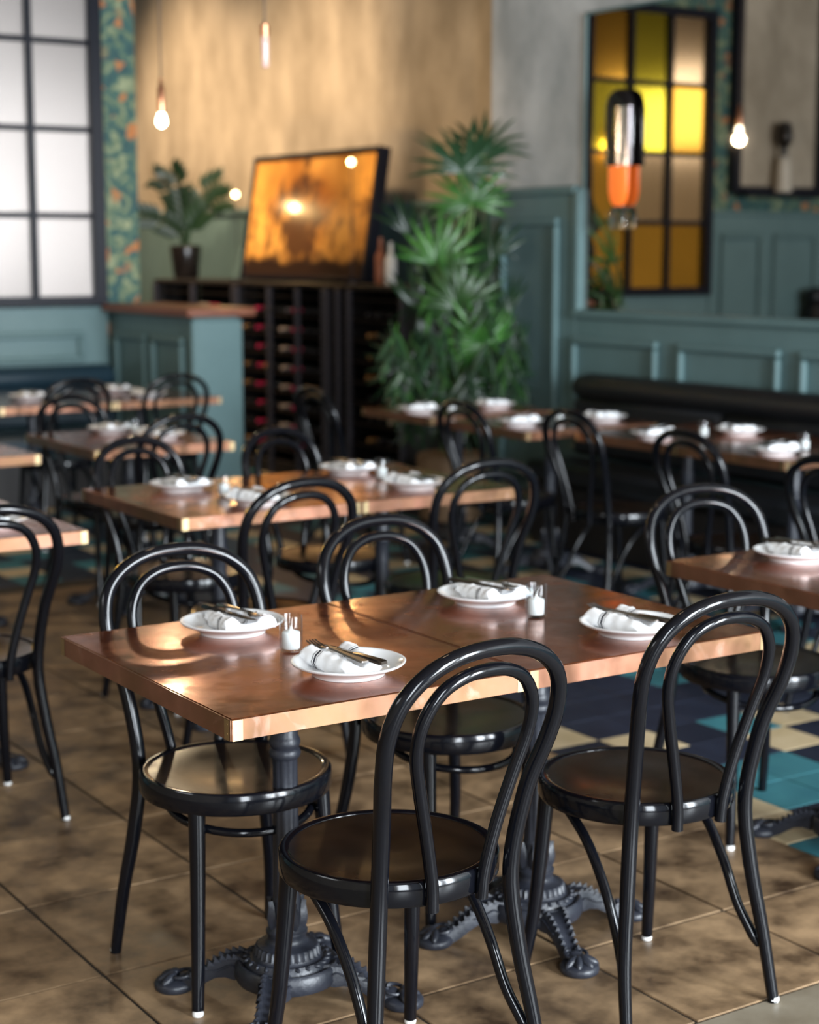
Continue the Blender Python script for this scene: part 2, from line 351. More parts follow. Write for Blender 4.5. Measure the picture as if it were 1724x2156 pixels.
def obj(name, me, m=None, parent=None, loc=None, rz=0):
    if m is not None and len(me.materials) == 0:
        for q in (m if isinstance(m, (list, tuple)) else [m]): me.materials.append(M[q] if isinstance(q, str) else q)
    o = bpy.data.objects.new(name, me); COL.objects.link(o)
    if parent: o.parent = parent
    if loc: o.location = loc
    if rz: o.rotation_euler = (0, 0, rz)
    return o
def tag(o, label=None, cat=None, group=None, kind=None):
    for k, v in (('label', label), ('category', cat), ('group', group), ('kind', kind)):
        if v: o[k] = v
    return o
def empty(name, loc, label, cat, group=None, rz=0):
    o = bpy.data.objects.new(name, None); COL.objects.link(o); o.location = loc; o.rotation_euler = (0, 0, rz); o.empty_display_size = 0.1
    return tag(o, label, cat, group)
def copy_tree(o, parent=None):
    c = o.copy(); COL.objects.link(c); c.parent = parent
    for ch in list(o.children): copy_tree(ch, c)
    return c
def struct(o, label=None, cat=None): return tag(o, label, cat, kind='structure')
def smooth(P, n=6):
    P = [Vector(p) for p in P]; Q = [2 * P[0] - P[1]] + P + [2 * P[-1] - P[-2]]; out = []
    for i in range(1, len(Q) - 2):
        for k in range(n):
            t = k / n; a, b, c, d = Q[i - 1:i + 3]
            out.append(0.5 * (2 * b + (c - a) * t + (2 * a - 5 * b + 4 * c - d) * t * t + (3 * b - a - 3 * c + d) * t ** 3))
    return out + [P[-1]]

# ------------------------------------------------------------------ room shell
XL, XR, XA, YF, YW, YB, ZC = -3.2, 6.10, 6.50, -3.0, 10.57, 15.0, 4.2
fl = struct(MB().box(XL, XA, YF, YB, -0.2, -0.0035).build('floor', 'grout', smooth=False), 'dining room floor of brown and patterned tiles', 'floor')
TP, TX0, TY0 = 0.466, 3.243, 2.866        # brown tile pitch and grid origin
TS, PX0, PY0 = 0.2085, 3.243, 3.115       # small cement tiles
me_tile = MB().cbox(-TP / 2 + 0.0042, TP / 2 - 0.0042, -TP / 2 + 0.0042, TP / 2 - 0.0042, -0.02, 0, 0.001).mesh('tile', smooth=False)
me_tile.materials.append(M['tile_brown'])
YP = TY0 + 10 * TP                        # patterned floor begins again here
rest = MB()
for i in range(-14, 0):
    for j in range(-1, 10):
        x, y = TX0 + (i + 0.5) * TP, TY0 + (j + 0.5) * TP
        y0 = max(TY0 + j * TP, 2.45)
        if i >= -7:
            if j == -1: t = obj('tile', MB().cbox(-TP / 2 + .0035, TP / 2 - .0035, -(TY0 - 2.45) / 2 + .0035, (TY0 - 2.45) / 2 - .0035, -.02, 0, .002).mesh('tile', smooth=False), 'tile_brown', fl, (x, (2.45 + TY0) / 2, 0))
            else: t = obj('tile', me_tile, None, fl, (x, y, random.uniform(-0.0008, 0.0008)))
        else: rest.box(TX0 + i * TP + .003, TX0 + (i + 1) * TP - .003, y0 + .003, TY0 + (j + 1) * TP - .003, -.02, 0)
tag(rest.build('tile_field', 'tile_brown', fl, smooth=False), kind='stuff')
MB().box(XL, XA, YF, 2.445, -0.02, 0).build('concrete_border', 'concrete', fl, smooth=False)
# patterned cement tiles
PAT = {(0, 0): 'c', (0, 1): 'c', (1, 1): 't', (2, 1): 't', (1, 2): 't', (2, 2): 't', (3, 3): 'c', (3, 4): 't', (1, 4): 'c', (0, 5): 'c', (0, -1): 't', (1, 0): 'n',
       (4, 7): 't', (5, 7): 't', (4, 8): 't', (0, 2): 't', (0, 3): 'n', (1, 3): 'n', (2, 3): 'n', (0, 4): 'n', (2, 4): 'n', (2, 0): 'n', (3, 0): 't', (3, 1): 'n', (3, 2): 'n', (4, 3): 'n',
       (4, 4): 'c', (5, 4): 'n', (4, 2): 't', (5, 2): 't', (5, 3): 'n'}
def pcol(i, j):
    if (i, j) in PAT: return PAT[(i, j)]
    if 0 <= i <= 5 and 3 <= j <= 8: return 'n'
    q = (i * 7 + j * 3) % 11
    return 'c' if q in (0, 5) else ('t' if q in (2, 3, 8) else 'n')
PM = {}
for k, mname in (('n', 'tile_navy'), ('t', 'tile_teal'), ('c', 'tile_cream')):
    PM[k] = MB().cbox(-TS / 2 + .0015, TS / 2 - .0015, -TS / 2 + .0015, TS / 2 - .0015, -.02, 0, .0015).mesh('cement_tile', smooth=False); PM[k].materials.append(M[mname])
pf = MB(); order = {'n': 0, 't': 1, 'c': 2}
for i in range(-31, 16):
    for j in range(-4, 58):
        x0, y0 = PX0 + i * TS, PY0 + j * TS
        if i < 0 and y0 < YP: continue
        if y0 < 2.44 or x0 > XA - TS: continue
        k = pcol(i, j)
        if 0 <= i <= 9 and -3 <= j <= 17:
            obj('cement_tile', PM[k], None, fl, (x0 + TS / 2, y0 + TS / 2, random.uniform(-0.0006, 0.0006)))
        else:
            pf.cur = order[k]; pf.box(x0 + .0015, x0 + TS - .0015, y0 + .0015, y0 + TS - .0015, -.02, 0)
tag(pf.build('cement_tile_field', ['tile_navy', 'tile_teal', 'tile_cream'], fl, smooth=False), kind='stuff')

struct(MB().box(XL - .2, XA + .2, YF - .2, YB + .2, ZC, ZC + .2).build('ceiling', 'ceiling', smooth=False), 'dim warm ceiling above the dining room', 'ceiling')
# street front behind the camera: sill, header, piers between the windows
wf = MB()
wf.box(XL, XA, YF - .15, YF, 0, .45); wf.box(XL, XA, YF - .15, YF, 3.6, ZC)
for x in (-3.2, -1.4, 0.4, 2.2, 4.0, 5.8): wf.box(x, x + .28, YF - .15, YF, .45, 3.6)
struct(wf.build('wall_front', 'plaster_tan', smooth=False), 'plaster street wall with tall windows behind the camera', 'wall')
wl = MB(); wl.box(XL - .15, XL, YF, 2.5, 0, ZC); wl.box(XL - .15, XL, 4.7, YB, 0, ZC); wl.box(XL - .15, XL, 2.5, 4.7, 0, 2.85); wl.box(XL - .15, XL, 2.5, 4.7, 3.85, ZC)  # opening added so the tinted panes have something bright to reflect
struct(wl.build('wall_left', 'plaster_tan', smooth=False), 'tan plaster side wall with an opening added for the pane reflections', 'wall')
struct(MB().box(XL, XA + .15, YB, YB + .15, 0, ZC).build('wall_back', 'plaster_tan', smooth=False), 'far end wall behind the partition', 'wall')
# recessed tan wall beyond the pier, with dado panelling to 1.9 m
wa = struct(MB().box(XA, XA + .15, 8.44, YB, 0, ZC).build('wall_alcove', 'plaster_tan', smooth=False), 'warm lit tan limewash wall behind the painting', 'wall')
MB().cbox(XA - .03, XA - .001, 8.45, YB, 0, 1.86, .004).build('dado', 'teal', wa, smooth=False)
MB().cbox(XA - .06, XA - .001, 8.45, YB, 1.86, 1.91, .008).build('dado_cap', 'teal', wa, smooth=False)

def panel_frame(mb, axis, at, a0, a1, z0, z1, out, w=.042, d=.036):
    """raised moulding rectangle on a wall; axis 'x' = wall plane X=at (spans Y), 'y' = wall plane Y=at (spans X); out = direction sign"""
    for (p0, p1, q0, q1) in ((a0, a1, z0, z0 + w), (a0, a1, z1 - w, z1), (a0, a0 + w, z0 + w, z1 - w), (a1 - w, a1, z0 + w, z1 - w)):
        lo, hi = sorted((at, at + out * d))
        if axis == 'x': mb.cbox(lo, hi, p0, p1, q0, q1, .012)
        else: mb.cbox(p0, p1, lo, hi, q0, q1, .012)

# side wall: grey plaster above, teal dado below (low under the mirror, tall on the pier)
wr = struct(MB().box(XR, XA + .15, YF, 8.44, 0, ZC).build('wall_right', 'plaster_grey', smooth=False), 'grey limewash pier and wall around the big mirror', 'wall')
YM = 7.545                                   # far end of the mirror
MB().cbox(XR - .03, XR - .001, YM + .03, 8.44, 0, 1.89, .004).build('dado', 'teal', wr, smooth=False)
MB().cbox(XR - .055, XR - .001, YM + .03, 8.46, 1.89, 1.935, .01).build('dado_cap', 'teal', wr, smooth=False)
MB().cbox(XR - .05, XR - .001, YM - .01, YM + .055, 1.225, 1.92, .012).build('corner_post', 'teal', wr, smooth=False)
MB().cbox(XR - .03, XR - .001, YF, YM + .03, 0, 1.20, .004).build('dado', 'teal', wr, smooth=False)
MB().cbox(XR - .055, XR - .001, YF, YM + .055, 1.20, 1.25, .012).build('dado_rail', 'teal', wr, smooth=False)
p = MB(); panel_frame(p, 'x', XR - .03, 7.72, 8.27, .25, 1.76, -1); p.build('panel_moulding', 'teal', wr, smooth=False)
for (a0, a1) in ((6.86, 7.585), (5.965, 6.70), (5.08, 5.835), (4.2, 4.95)):
    p = MB(); panel_frame(p, 'x', XR - .03, a0, a1, .45, 1.10, -1); p.build('panel_moulding', 'teal', wr, smooth=False)
MB().cbox(XR - .045, XR - .001, YF, 8.46, 0, .14, .01).build('skirting', 'teal', wr, smooth=False)

mi = empty('wall_mirror', (XR, 5.2, 2.05), 'large wall mirror above the teal dado, reflecting a gridded window', 'mirror')
MB().box(-.012, -.002, -1.8, YM - 5.2 - .012, -.80, .80).build('mirror_glass', 'mirror', mi, smooth=False)
f = MB()
for (a, b, c, d) in ((-1.82, YM - 5.2, .80, .815), (-1.82, YM - 5.2, -.815, -.80)): f.cbox(-.02, -.001, a, b, c, d, .003)
f.cbox(-.02, -.001, YM - 5.2 - .014, YM - 5.2, -.80, .80, .003); f.cbox(-.02, -.001, -1.82, -1.8, -.80, .80, .003)
f.build('mirror_frame', 'teal', mi, smooth=False)

# window wall (Y = 10.57): gridded window of mirror panes over a teal dado, wallpaper beside it
WX = [2.395 + .408 * k for k in range(6)]      # 5 columns
WZ = [1.275, 1.80, 2.345, 2.89, 3.43]           # 4 rows
XE = 4.755
ww = MB(); ww.box(XL, XE, YW + .03, YW + .2, 0, ZC)
ww = struct(ww.build('wall_window', 'wallpaper', smooth=False), 'leafy green wallpaper strip beside the gridded window', 'wall')
MB().cbox(4.52, XE, YW - .03, YW + .03, 1.235, ZC, .004).build('wallpaper_pilaster', 'wallpaper', ww, smooth=False)
MB().cbox(2.34, 4.52, YW - .03, YW + .03, 0, 1.215, .004).build('dado', 'teal', ww, smooth=False)
MB().cbox(XL, 2.33, YW - .03, YW + .03, 0, 1.87, .004).build('dado', 'teal', ww, smooth=False)
MB().cbox(XL, 2.335, YW - .055, YW + .03, 1.87, 1.91, .008).build('dado_cap', 'teal', ww, smooth=False)
for (a0, a1, z0, z1) in ((3.70, 4.34, .86, 1.06), (2.55, 3.55, .86, 1.06)):
    p = MB(); panel_frame(p, 'y', YW - .03, a0, a1, z0, z1, -1); p.build('panel_moulding', 'teal', ww, smooth=False)
for (a0, a1) in ((1.75, 2.22), (1.1, 1.62), (.45, .97)):
    p = MB(); panel_frame(p, 'y', YW - .03, a0, a1, .3, 1.72, -1); p.build('panel_moulding', 'teal', ww, smooth=False)
wn = struct(empty('window_1', (0, YW, 0), 'black steel gridded window with reflective panes above the teal panelling', 'window'))
f = MB()
f.cbox(WX[0] - .06, WX[0] + .012, -.07, .03, 1.22, WZ[-1] + .06, .004); f.cbox(WX[-1] - .012, WX[-1] + .075, -.07, .03, 1.22, WZ[-1] + .06, .004)
f.cbox(WX[0], WX[-1], -.07, .03, 1.22, WZ[0] + .012, .004); f.cbox(WX[0], WX[-1], -.07, .03, WZ[-1] - .012, WZ[-1] + .06, .004)
f.build('window_frame', 'black_metal', wn, smooth=False)
for x in WX[1:-1]: MB().cbox(x - .022, x + .022, -.055, .01, WZ[0], WZ[-1], .004).build('mullion', 'black_metal', wn, smooth=False)
for k in range(5):
    for z in WZ[1:-1]:
        MB().cbox(WX[k] + .018, WX[k + 1] - .018, -.05, .01, z - .019, z + .019, .004).build('glazing_bar', 'black_metal', wn, smooth=False)
tints = [['refl_amber', 'refl_tan', 'refl_amber', 'refl_tan'], ['refl_amber', 'refl_tan', 'refl_yellow', 'refl_yellow'], ['refl_amber', 'refl_amber', 'refl_yellow', 'refl_amber'],  # first columns: reflected warm light put into the pane colour
         ['pane'] * 4, ['pane'] * 4]
for k in range(5):
    for r in range(4):
        o = MB().box(-.195, .195, -.004, .004, -.265, .265).build('pane', tints[k][r], wn, smooth=False)
        o.location = ((WX[k] + WX[k + 1]) / 2, -.018, (WZ[r] + WZ[r + 1]) / 2)
        o.rotation_euler = (random.uniform(-.012, .012), 0, random.uniform(-.015, .015))
# framed niche and its bust, left of the window (seen in the mirror)
nf = struct(empty('trim_1', (1.6, YW, 2.05), 'black framed plaster niche beside the wallpaper, seen in the mirror', 'niche'))
f = MB(); f.cbox(-.56, -.48, -.06, .03, 0, 1.9, .004); f.cbox(.43, .51, -.06, .03, 0, 1.9, .004); f.cbox(-.48, .43, -.06, .03, 0, .06, .004); f.cbox(-.48, .43, -.06, .03, 1.84, 1.9, .004)
f.build('niche_frame', 'black_metal', nf, smooth=False)
MB().box(-.48, .43, .005, .028, .06, 1.84).build('niche_back', 'plaster_tan', nf, smooth=False)
MB().cbox(-.50, .45, -.16, -.06, -.03, .012, .004).build('niche_shelf', 'black_metal', nf, smooth=False)
bu = empty('bust_sculpture', (1.60, YW - .11, 2.066), 'dark bust on a pale stone stand in the niche seen in the mirror', 'sculpture')
MB().lathe([(.075, 0), (.078, .02), (.066, .05), (.06, .2), (.05, .27), (.03, .29)], 20).build('stand', 'stone', bu)
h = MB(); h.lathe([(.028, .285), (.032, .33), (.03, .36)], 14); h.ell((0, 0, .46), (.065, .08, .11)); h.ell((0, -.075, .45), (.015, .02, .025)); h.ell((0, 0, .53), (.06, .07, .05)); h.build('head', 'bust', bu)

# partition: half-height teal wall with a wooden ledge
ph = struct(MB().cbox(4.55, 4.85, 9.33, YW + .02, 0, 1.18, .004).build('wall_partition', 'teal', smooth=False), 'half height teal partition ending beside the wine rack', 'wall')
MB().cbox(4.47, 4.93, 9.24, YW - .04, 1.185, 1.235, .008).build('ledge', 'red_wood', ph, smooth=False)
for (a0, a1) in ((9.44, 9.90), (9.98, 10.46)):
    p = MB(); panel_frame(p, 'x', 4.55, a0, a1, .35, 1.055, -1); p.build('panel_moulding', 'teal', ph, smooth=False)
MB().cbox(4.53, 4.87, 9.31, 9.36, 0, 1.165, .008).build('end_board', 'teal', ph, smooth=False)

# ------------------------------------------------------------------ banquettes
def banquette(name, L, label, m, hb, depth, loc, rz):
    """local: runs along x from 0 to L, front faces -y, back against y = 0"""
    e = empty(name, loc, label, 'bench', rz=rz)
    MB().cbox(0, L, -depth + .06, -.02, 0, .34, .01).build('base', 'dark_wood', e, smooth=False)
    n = max(1, round(L / 1.1))
    for k in range(n):
        MB().cbox(k * L / n + .004, (k + 1) * L / n - .004, -depth, -.15, .345, .46, .03).build('seat_cushion', m, e)
        MB().cbox(k * L / n + .004, (k + 1) * L / n - .004, -.17, -.03, .465, hb - .13, .03).build('back_cushion', m, e)
    r = MB(); pts = [(0, -.105, hb - .075)] + [(L * t, -.105, hb - .075) for t in (.02, .5, .98)] + [(L, -.105, hb - .075)]
    r.tube(pts, [.055, .075, .075, .075, .055], 20); r.build('top_roll', m, e)
    return e
banquette('banquette', 7.3 - 2.6, 'black vinyl banquette along the wall under the mirror', 'vinyl', .915, .50, (XR - .06, 7.36, 0), R(-90))
banquette('banquette', 2.05, 'dark navy bench under the gridded window', 'navy_vinyl', .85, .6, (2.42, YW - .07, 0), 0)
banquette('banquette', 1.9, 'tall black bench back glimpsed at the right end of the mirror', 'vinyl', 1.27, .6, (-.58, YW - .09, 0), 0)

# ------------------------------------------------------------------ bentwood chair
OUT = [(.195, -.235, 0), (.183, -.208, .15), (.162, -.186, .30), (.150, -.178, .445), (.163, -.205, .60), (.183, -.238, .70), (.188, -.258, .765), (.172, -.276, .825),
       (.130, -.288, .868), (.070, -.295, .893), (0, -.297, .90)]
INN = [(.056, -.208, .415), (.060, -.212, .47), (.080, -.222, .56), (.105, -.236, .65), (.124, -.252, .725), (.120, -.268, .785), (.092, -.280, .832), (.048, -.287, .855), (0, -.289, .861)]
def mirror_path(P): return P + [(-x, y, z) for (x, y, z) in reversed(P[:-1])]
def chair_proto(kind):
    P = {}
    pts = smooth(mirror_path(OUT), 5)
    P['back_hoop'] = MB().tube(pts, [.0125 + .0035 * min(1, q.z / .3) - .001 * max(0, (q.z - .6) / .3) for q in pts], 14).mesh('back_hoop')
    pts = smooth(mirror_path(INN), 5); P['inner_hoop'] = MB().tube(pts, .0122, 12).mesh('inner_hoop')
    P['seat_rim'] = MB().lathe([(.186, .462), (.188, .425), (.193, .421), (.204, .421), (.208, .427), (.208, .462), (.204, .468), (.196, .469), (.188, .4665), (.186, .462)], 56).mesh('seat_rim')
    q = MB(); n, rings = 48, 14
    for i in range(rings + 1):
        r = .189 * i / rings
        for k in range(n):
            a = 2 * pi * k / n; x, y = r * cos(a), r * sin(a); t = r / .189
            s = math.hypot(x / .125, (y + .01) / .115)          # saddle shaped hollow with a soft edge
            z = .4655 - .002 * (1 - t * t) - .0035 / (1 + math.exp((s - 1) * 5)) - .002 * max(0, 1 - s)
            q.v.append((x, y, z))
    for i in range(rings):
        for k in range(n): q.f.append((i * n + k, (i + 1) * n + k, (i + 1) * n + (k + 1) % n, i * n + (k + 1) % n)[::1]); q.mi.append(0)
    P['seat_panel'] = q.mesh('seat_panel', ang=60)
    P['leg'] = MB().tube(smooth([(.146, .118, .424), (.151, .128, .30), (.160, .143, .14), (.172, .163, .012)], 4), [.0185 - .0055 * k / 12 for k in range(13)], 14).mesh('leg')
    P['legm'] = MB().tube(smooth([(-.146, .118, .424), (-.151, .128, .30), (-.160, .143, .14), (-.172, .163, .012)], 4), [.0185 - .0055 * k / 12 for k in range(13)], 14).mesh('leg')
    P['glide'] = MB().lathe([(.006, 0), (.0115, .001), (.0125, .006), (.011, .013)], 12).mesh('foot_glide')
    if kind == 'hoop':
        ring = [(.155 * sin(a) * (1 + .0 * a), .02 + .150 * cos(a), .372 + .045 * (1 - cos(a)) / 2 * 1.0) for a in [2 * pi * k / 40 for k in range(41)]]
        P['x'] = [('stretcher_hoop', MB().tube(ring, .0095, 10, caps=False).mesh('stretcher_hoop'))]
    else:
        P['x'] = []
        for s in (1, -1):
            b = smooth([(s * .140, .095, .422), (s * .152, .040, .408), (s * .158, -.040, .362), (s * .159, -.105, .282), (s * .161, -.150, .20), (s * .170, -.181, .15), (s * .179, -.201, .115)], 5)
            P['x'].append(('brace', MB().tube(b, [.011] * (len(b) - 3) + [.010, .008, .005], 10).mesh('brace')))
        P['x'].append(('seat_block', MB().lathe([(.12, .405), (.165, .41), (.186, .42), (.187, .43)], 40).mesh('seat_block')))
    for k, mname in (('back_hoop', 'black_wood'), ('inner_hoop', 'black_wood'), ('seat_rim', 'black_wood'), ('seat_panel', 'seat_black'), ('leg', 'black_wood'), ('legm', 'black_wood'), ('glide', 'glide')):
        P[k].materials.append(M[mname])
    for _, me in P['x']: me.materials.append(M['black_wood'])
    return P
CH = {'hoop': chair_proto('hoop'), 'brace': chair_proto('brace')}
def chair(x, y, deg, label, kind='brace', group='black bentwood bistro chairs'):
    P = CH[kind]; e = empty('bistro_chair', (x, y, 0), label, 'chair', group, R(deg))
    bh = obj('back_hoop', P['back_hoop'], None, e); obj('inner_hoop', P['inner_hoop'], None, e)
    obj('seat_rim', P['seat_rim'], None, e); obj('seat_panel', P['seat_panel'], None, e)
    for me, sx in ((P['leg'], 1), (P['legm'], -1)):
        lg = obj('leg', me, None, e); obj('foot_glide', P['glide'], None, lg, (sx * .172, .163, 0))
        obj('foot_glide', P['glide'], None, bh, (sx * .195, -.235, 0))
    for nm, me in P['x']: obj(nm, me, None, e)
    return e
chair(1.651, 2.597, 3.5, 'black bentwood chair in front of the nearest tables, back to camera, nearest of all')
chair(2.327, 2.678, -2.5, 'black bentwood chair at the right front of the nearest tables, back to camera')
chair(1.639, 3.196, 178.2, 'black bentwood chair facing camera behind the left half of the nearest tables', 'hoop')
chair(2.270, 3.302, 182.8, 'black bentwood chair facing camera behind the right half of the nearest tables', 'hoop')
chair(1.508, 4.593, 0, 'black bentwood chair cut by the left picture edge, back to camera')
chair(2.449, 4.617, 2.2, 'black bentwood chair in front of the middle tables, left one')
chair(3.217, 4.699, -4.2, 'black bentwood chair in front of the middle tables, right one')
chair(2.570, 5.365, 191.9, 'black bentwood chair facing camera behind the middle tables, left one', 'hoop')
chair(3.168, 5.375, 194, 'black bentwood chair facing camera behind the middle tables, right one', 'hoop')
chair(3.030, 6.640, 2.2, 'black bentwood chair in front of the small table before the teal partition')
chair(3.074, 7.224, 192.3, 'black bentwood chair behind the small table before the teal partition', 'hoop')
chair(3.440, 8.760, 3, 'black bentwood chair at the far left tables under the window, left one')
chair(4.040, 8.780, 0, 'black bentwood chair at the far left tables, next to the partition end')
chair(3.286, 3.295, 169.1, 'black bentwood chair facing camera behind the table at the right edge', 'hoop')
chair(4.640, 6.250, -90, 'black bentwood chair facing the banquette, second from the palm')
chair(4.500, 7.330, -90, 'black bentwood chair facing the banquette tables, farthest one by the wine rack')
chair(4.800, 5.672, -90.4, 'black bentwood chair facing the banquette, third from the palm')
chair(4.629, 4.756, -91, 'black bentwood chair facing the banquette, behind the right edge table')
chair(4.450, 3.880, -90, 'black bentwood chair facing the banquette, cut by the right picture edge')

# ------------------------------------------------------------------ copper tables on cast iron bases
TW, TD, TH, TZ = .652, .793, .040, .75
def edge_mesh(L):
    q = MB(); q.cbox(-L / 2, L / 2, -.0022, .0018, TZ - TH, TZ - .0012, .0006); return q.mesh('edge_strip', smooth=False)
E_W, E_D = edge_mesh(TW), edge_mesh(TD)
def rivets(L):
    q = MB()
    for s in (-1, 1):
        for z in (TZ - .011, TZ - .029):
            q.add([(s * (L / 2 - .012) + .0028 * cos(a), -.0022 - d, z + .0028 * sin(a)) for d in (0, .0009) for a in [2 * pi * k / 8 for k in range(8)]],
                  [(k, (k + 1) % 8, 8 + (k + 1) % 8, 8 + k) for k in range(8)] + [tuple(range(8, 16))])
        x0 = s * (L / 2 - .012)
        q.add([(x0 - .010, -.0029, TZ - TH), (x0 + .010, -.0029, TZ - TH), (x0 + .010, -.0029, TZ - .002), (x0 - .010, -.0029, TZ - .002)], [(0, 1, 2, 3)])
    return q.mesh('rivets', smooth=False)
R_W, R_D = rivets(TW), rivets(TD)
T_TOP = MB().cbox(-TW / 2 + .001, TW / 2 - .001, -TD / 2 + .001, TD / 2 - .001, TZ - TH + .002, TZ, .0018).mesh('tabletop', smooth=False)
for me, mn in ((E_W, 'copper_edge'), (E_D, 'copper_edge'), (R_W, 'rivet'), (R_D, 'rivet'), (T_TOP, 'copper')): me.materials.append(M[mn])
def flute(a, z, i): return 1 - .055 * (0.5 + 0.5 * cos(10 * a)) ** 2 if .225 < z < .525 else 1
colp = [(.030, .155), (.030, .22), (.028, .224)] + [(.028 - .002 * t / 6, .226 + .298 * t / 6) for t in range(7)] + [(.0265, .526), (.031, .530), (.0335, .538), (.031, .546), (.0285, .549), (.0315, .555), (.0330, .563), (.030, .571), (.0275, .576), (.0275, .70)]
B_COL = MB().lathe(colp, 60, flute).mesh('column', ang=50)
q = MB()
q.lathe([(.07, .045), (.108, .046), (.112, .055), (.110, .080), (.104, .086), (.096, .084), (.092, .080), (.090, .088), (.084, .097), (.078, .094), (.073, .096), (.070, .102)], 48)
q.lathe([(.070, .101), (.066, .118), (.062, .121)], 96, lambda a, z, i: 1 + .03 * (1 if cos(32 * a) > 0 else -1))
q.lathe([(.063, .121), (.050, .124), (.042, .130), (.040, .140), (.044, .146), (.044, .152), (.038, .157), (.036, .163), (.031, .168)], 40)
for k in range(24):
    a = 2 * pi * k / 24; q.ell((.085 * cos(a), .085 * sin(a), .093), (.010, .005, .005), 8, 5, Matrix.Rotation(a + .5, 3, 'Z'))
B_PED = q.mesh('pedestal', ang=50)
q = MB()
for k in range(8):                                         # leaf collar: pointed leaves hugging the column
    a = 2 * pi * k / 8; rows = []
    for (z, wd, r) in ((.158, .012, .036), (.170, .0165, .041), (.184, .0165, .043), (.198, .012, .041), (.210, .006, .039), (.220, .0008, .040)):
        t = wd / r
        rows += [((r - .006) * cos(a - t), (r - .006) * sin(a - t), z), (r * cos(a - t * .4), r * sin(a - t * .4), z), ((r + .0035) * cos(a), (r + .0035) * sin(a), z), (r * cos(a + t * .4), r * sin(a + t * .4), z), ((r - .006) * cos(a + t), (r - .006) * sin(a + t), z)]
    q.add(rows, [(i * 5 + j, i * 5 + j + 1, i * 5 + j + 6, i * 5 + j + 5) for i in range(5) for j in range(4)])
q.lathe([(.030, .156), (.036, .158), (.034, .19), (.030, .215)], 24)
B_LEAF = q.mesh('leaf_collar', ang=50)
def foot_mesh():
    q = MB()
    path = [(.085, .050, .088, .038), (.108, .042, .091, .032), (.130, .044, .087, .026), (.152, .040, .075, .0235), (.172, .028, .061, .022), (.192, .014, .046, .021), (.214, .004, .033, .0215), (.230, .002, .024, .0215)]
    vs = []
    for (r, z0, z1, w) in path:
        hgt = z1 - z0
        vs += [(r, -w, z0), (r, -w * 1.02, z0 + hgt * .55), (r, -w * .72, z1), (r, -w * .30, z1 - .007), (r, w * .30, z1 - .007), (r, w * .72, z1), (r, w * 1.02, z0 + hgt * .55), (r, w, z0)]
    n = len(path); q.add(vs, [(i * 8 + j, (i + 1) * 8 + j, (i + 1) * 8 + (j + 1) % 8, i * 8 + (j + 1) % 8) for i in range(n - 1) for j in range(8)] + [tuple(range(8)), tuple(reversed(range((n - 1) * 8, n * 8)))])
    for k in range(9):                                     # scales along the two spines
        t = k / 8; r = .105 + .112 * t
        for (a, b) in zip(path[:-1], path[1:]):
            if a[0] <= r <= b[0]:
                u = (r - a[0]) / (b[0] - a[0]); z1 = a[2] + (b[2] - a[2]) * u; w = a[3] + (b[3] - a[3]) * u
        for s in (-1, 1):
            y = s * w * .72
            q.add([(r - .009, y - .006, z1 - .003), (r - .009, y + .006, z1 - .003), (r + .008, y - .006, z1 - .004), (r + .008, y + .006, z1 - .004), (r + .007, y, z1 + .006)], [(0, 1, 4), (1, 3, 4), (3, 2, 4), (2, 0, 4)])
    for s in (-1, 1):                                      # curled leaf line on the flanks
        q.tube(smooth([(.095, s * .037, .060), (.113, s * .0325, .074), (.132, s * .028, .066), (.148, s * .026, .058), (.162, s * .0245, .056)], 4), .0022, 6)
    return q.mesh('foot', ang=35)
def claw_mesh():
    q = MB(); q.lathe([(.039, 0), (.043, .004), (.044, .014), (.039, .021), (.02, .026)], 28, c=(.250, 0, 0))
    for a in (-62, -22, 22, 62):
        A = R(a); m3 = Matrix.Rotation(A, 3, 'Z') @ Matrix.Rotation(R(22), 3, 'Y')
        q.ell((.246 + .020 * cos(A), .024 * sin(A), .027), (.023, .0095, .010), 12, 8, m3)
    for s in (-1, 1): q.tube([(.230 + .016 * cos(t), s * (.014 + .011 * sin(t)), .031 + .002 * t) for t in [k * .55 for k in range(8)]], .0042, 7)
    q.ell((.223, 0, .025), (.02, .02, .013)); return q.mesh('claw', ang=50)
B_FOOT, B_CLAW = foot_mesh(), claw_mesh()
B_SPI = MB().box(-.24, .24, -.022, .022, .697, .7095).box(-.022, .022, -.27, .27, .690, .7095).lathe([(.05, .675), (.055, .69), (.055, .70)], 20).mesh('top_bracket', smooth=False)
for me in (B_COL, B_PED, B_LEAF, B_FOOT, B_CLAW, B_SPI): me.materials.append(M['iron'])
def table(cx, cy, deg, basedeg, label):
    e = empty('bistro_table', (cx, cy, 0), label, 'table', 'copper topped bistro tables', R(deg))
    tp = obj('tabletop', T_TOP, None, e)
    for k, (me, rv, dx, dy, a) in enumerate(((E_W, R_W, 0, -TD / 2, 0), (E_D, R_D, TW / 2, 0, 90), (E_W, R_W, 0, TD / 2, 180), (E_D, R_D, -TW / 2, 0, 270))):
        s = obj('edge_strip', me, None, e, (dx, dy, 0), R(a)); tag(obj('rivets', rv, None, s), kind='stuff')
    for nm, me in (('top_bracket', B_SPI), ('column', B_COL), ('leaf_collar', B_LEAF), ('pedestal', B_PED)): obj(nm, me, None, e)
    for k in range(4):
        ft = obj('foot', B_FOOT, None, e, None, R(basedeg + 90 * k)); obj('claw', B_CLAW, None, ft)
    return e
table(1.664, 3.020, 0, -43, 'left copper topped table of the nearest pair, on an iron claw foot base')
table(2.3235, 3.020, 0, -14, 'right copper topped table of the nearest pair, by the patterned tiles')
table(2.600, 5.170, 0, -40, 'left copper topped table of the middle pair')
table(3.2595, 5.170, 0, -30, 'right copper topped table of the middle pair')
table(1.614, 5.115, 0, -55, 'copper topped table cut by the left picture edge, behind the leftmost chair')
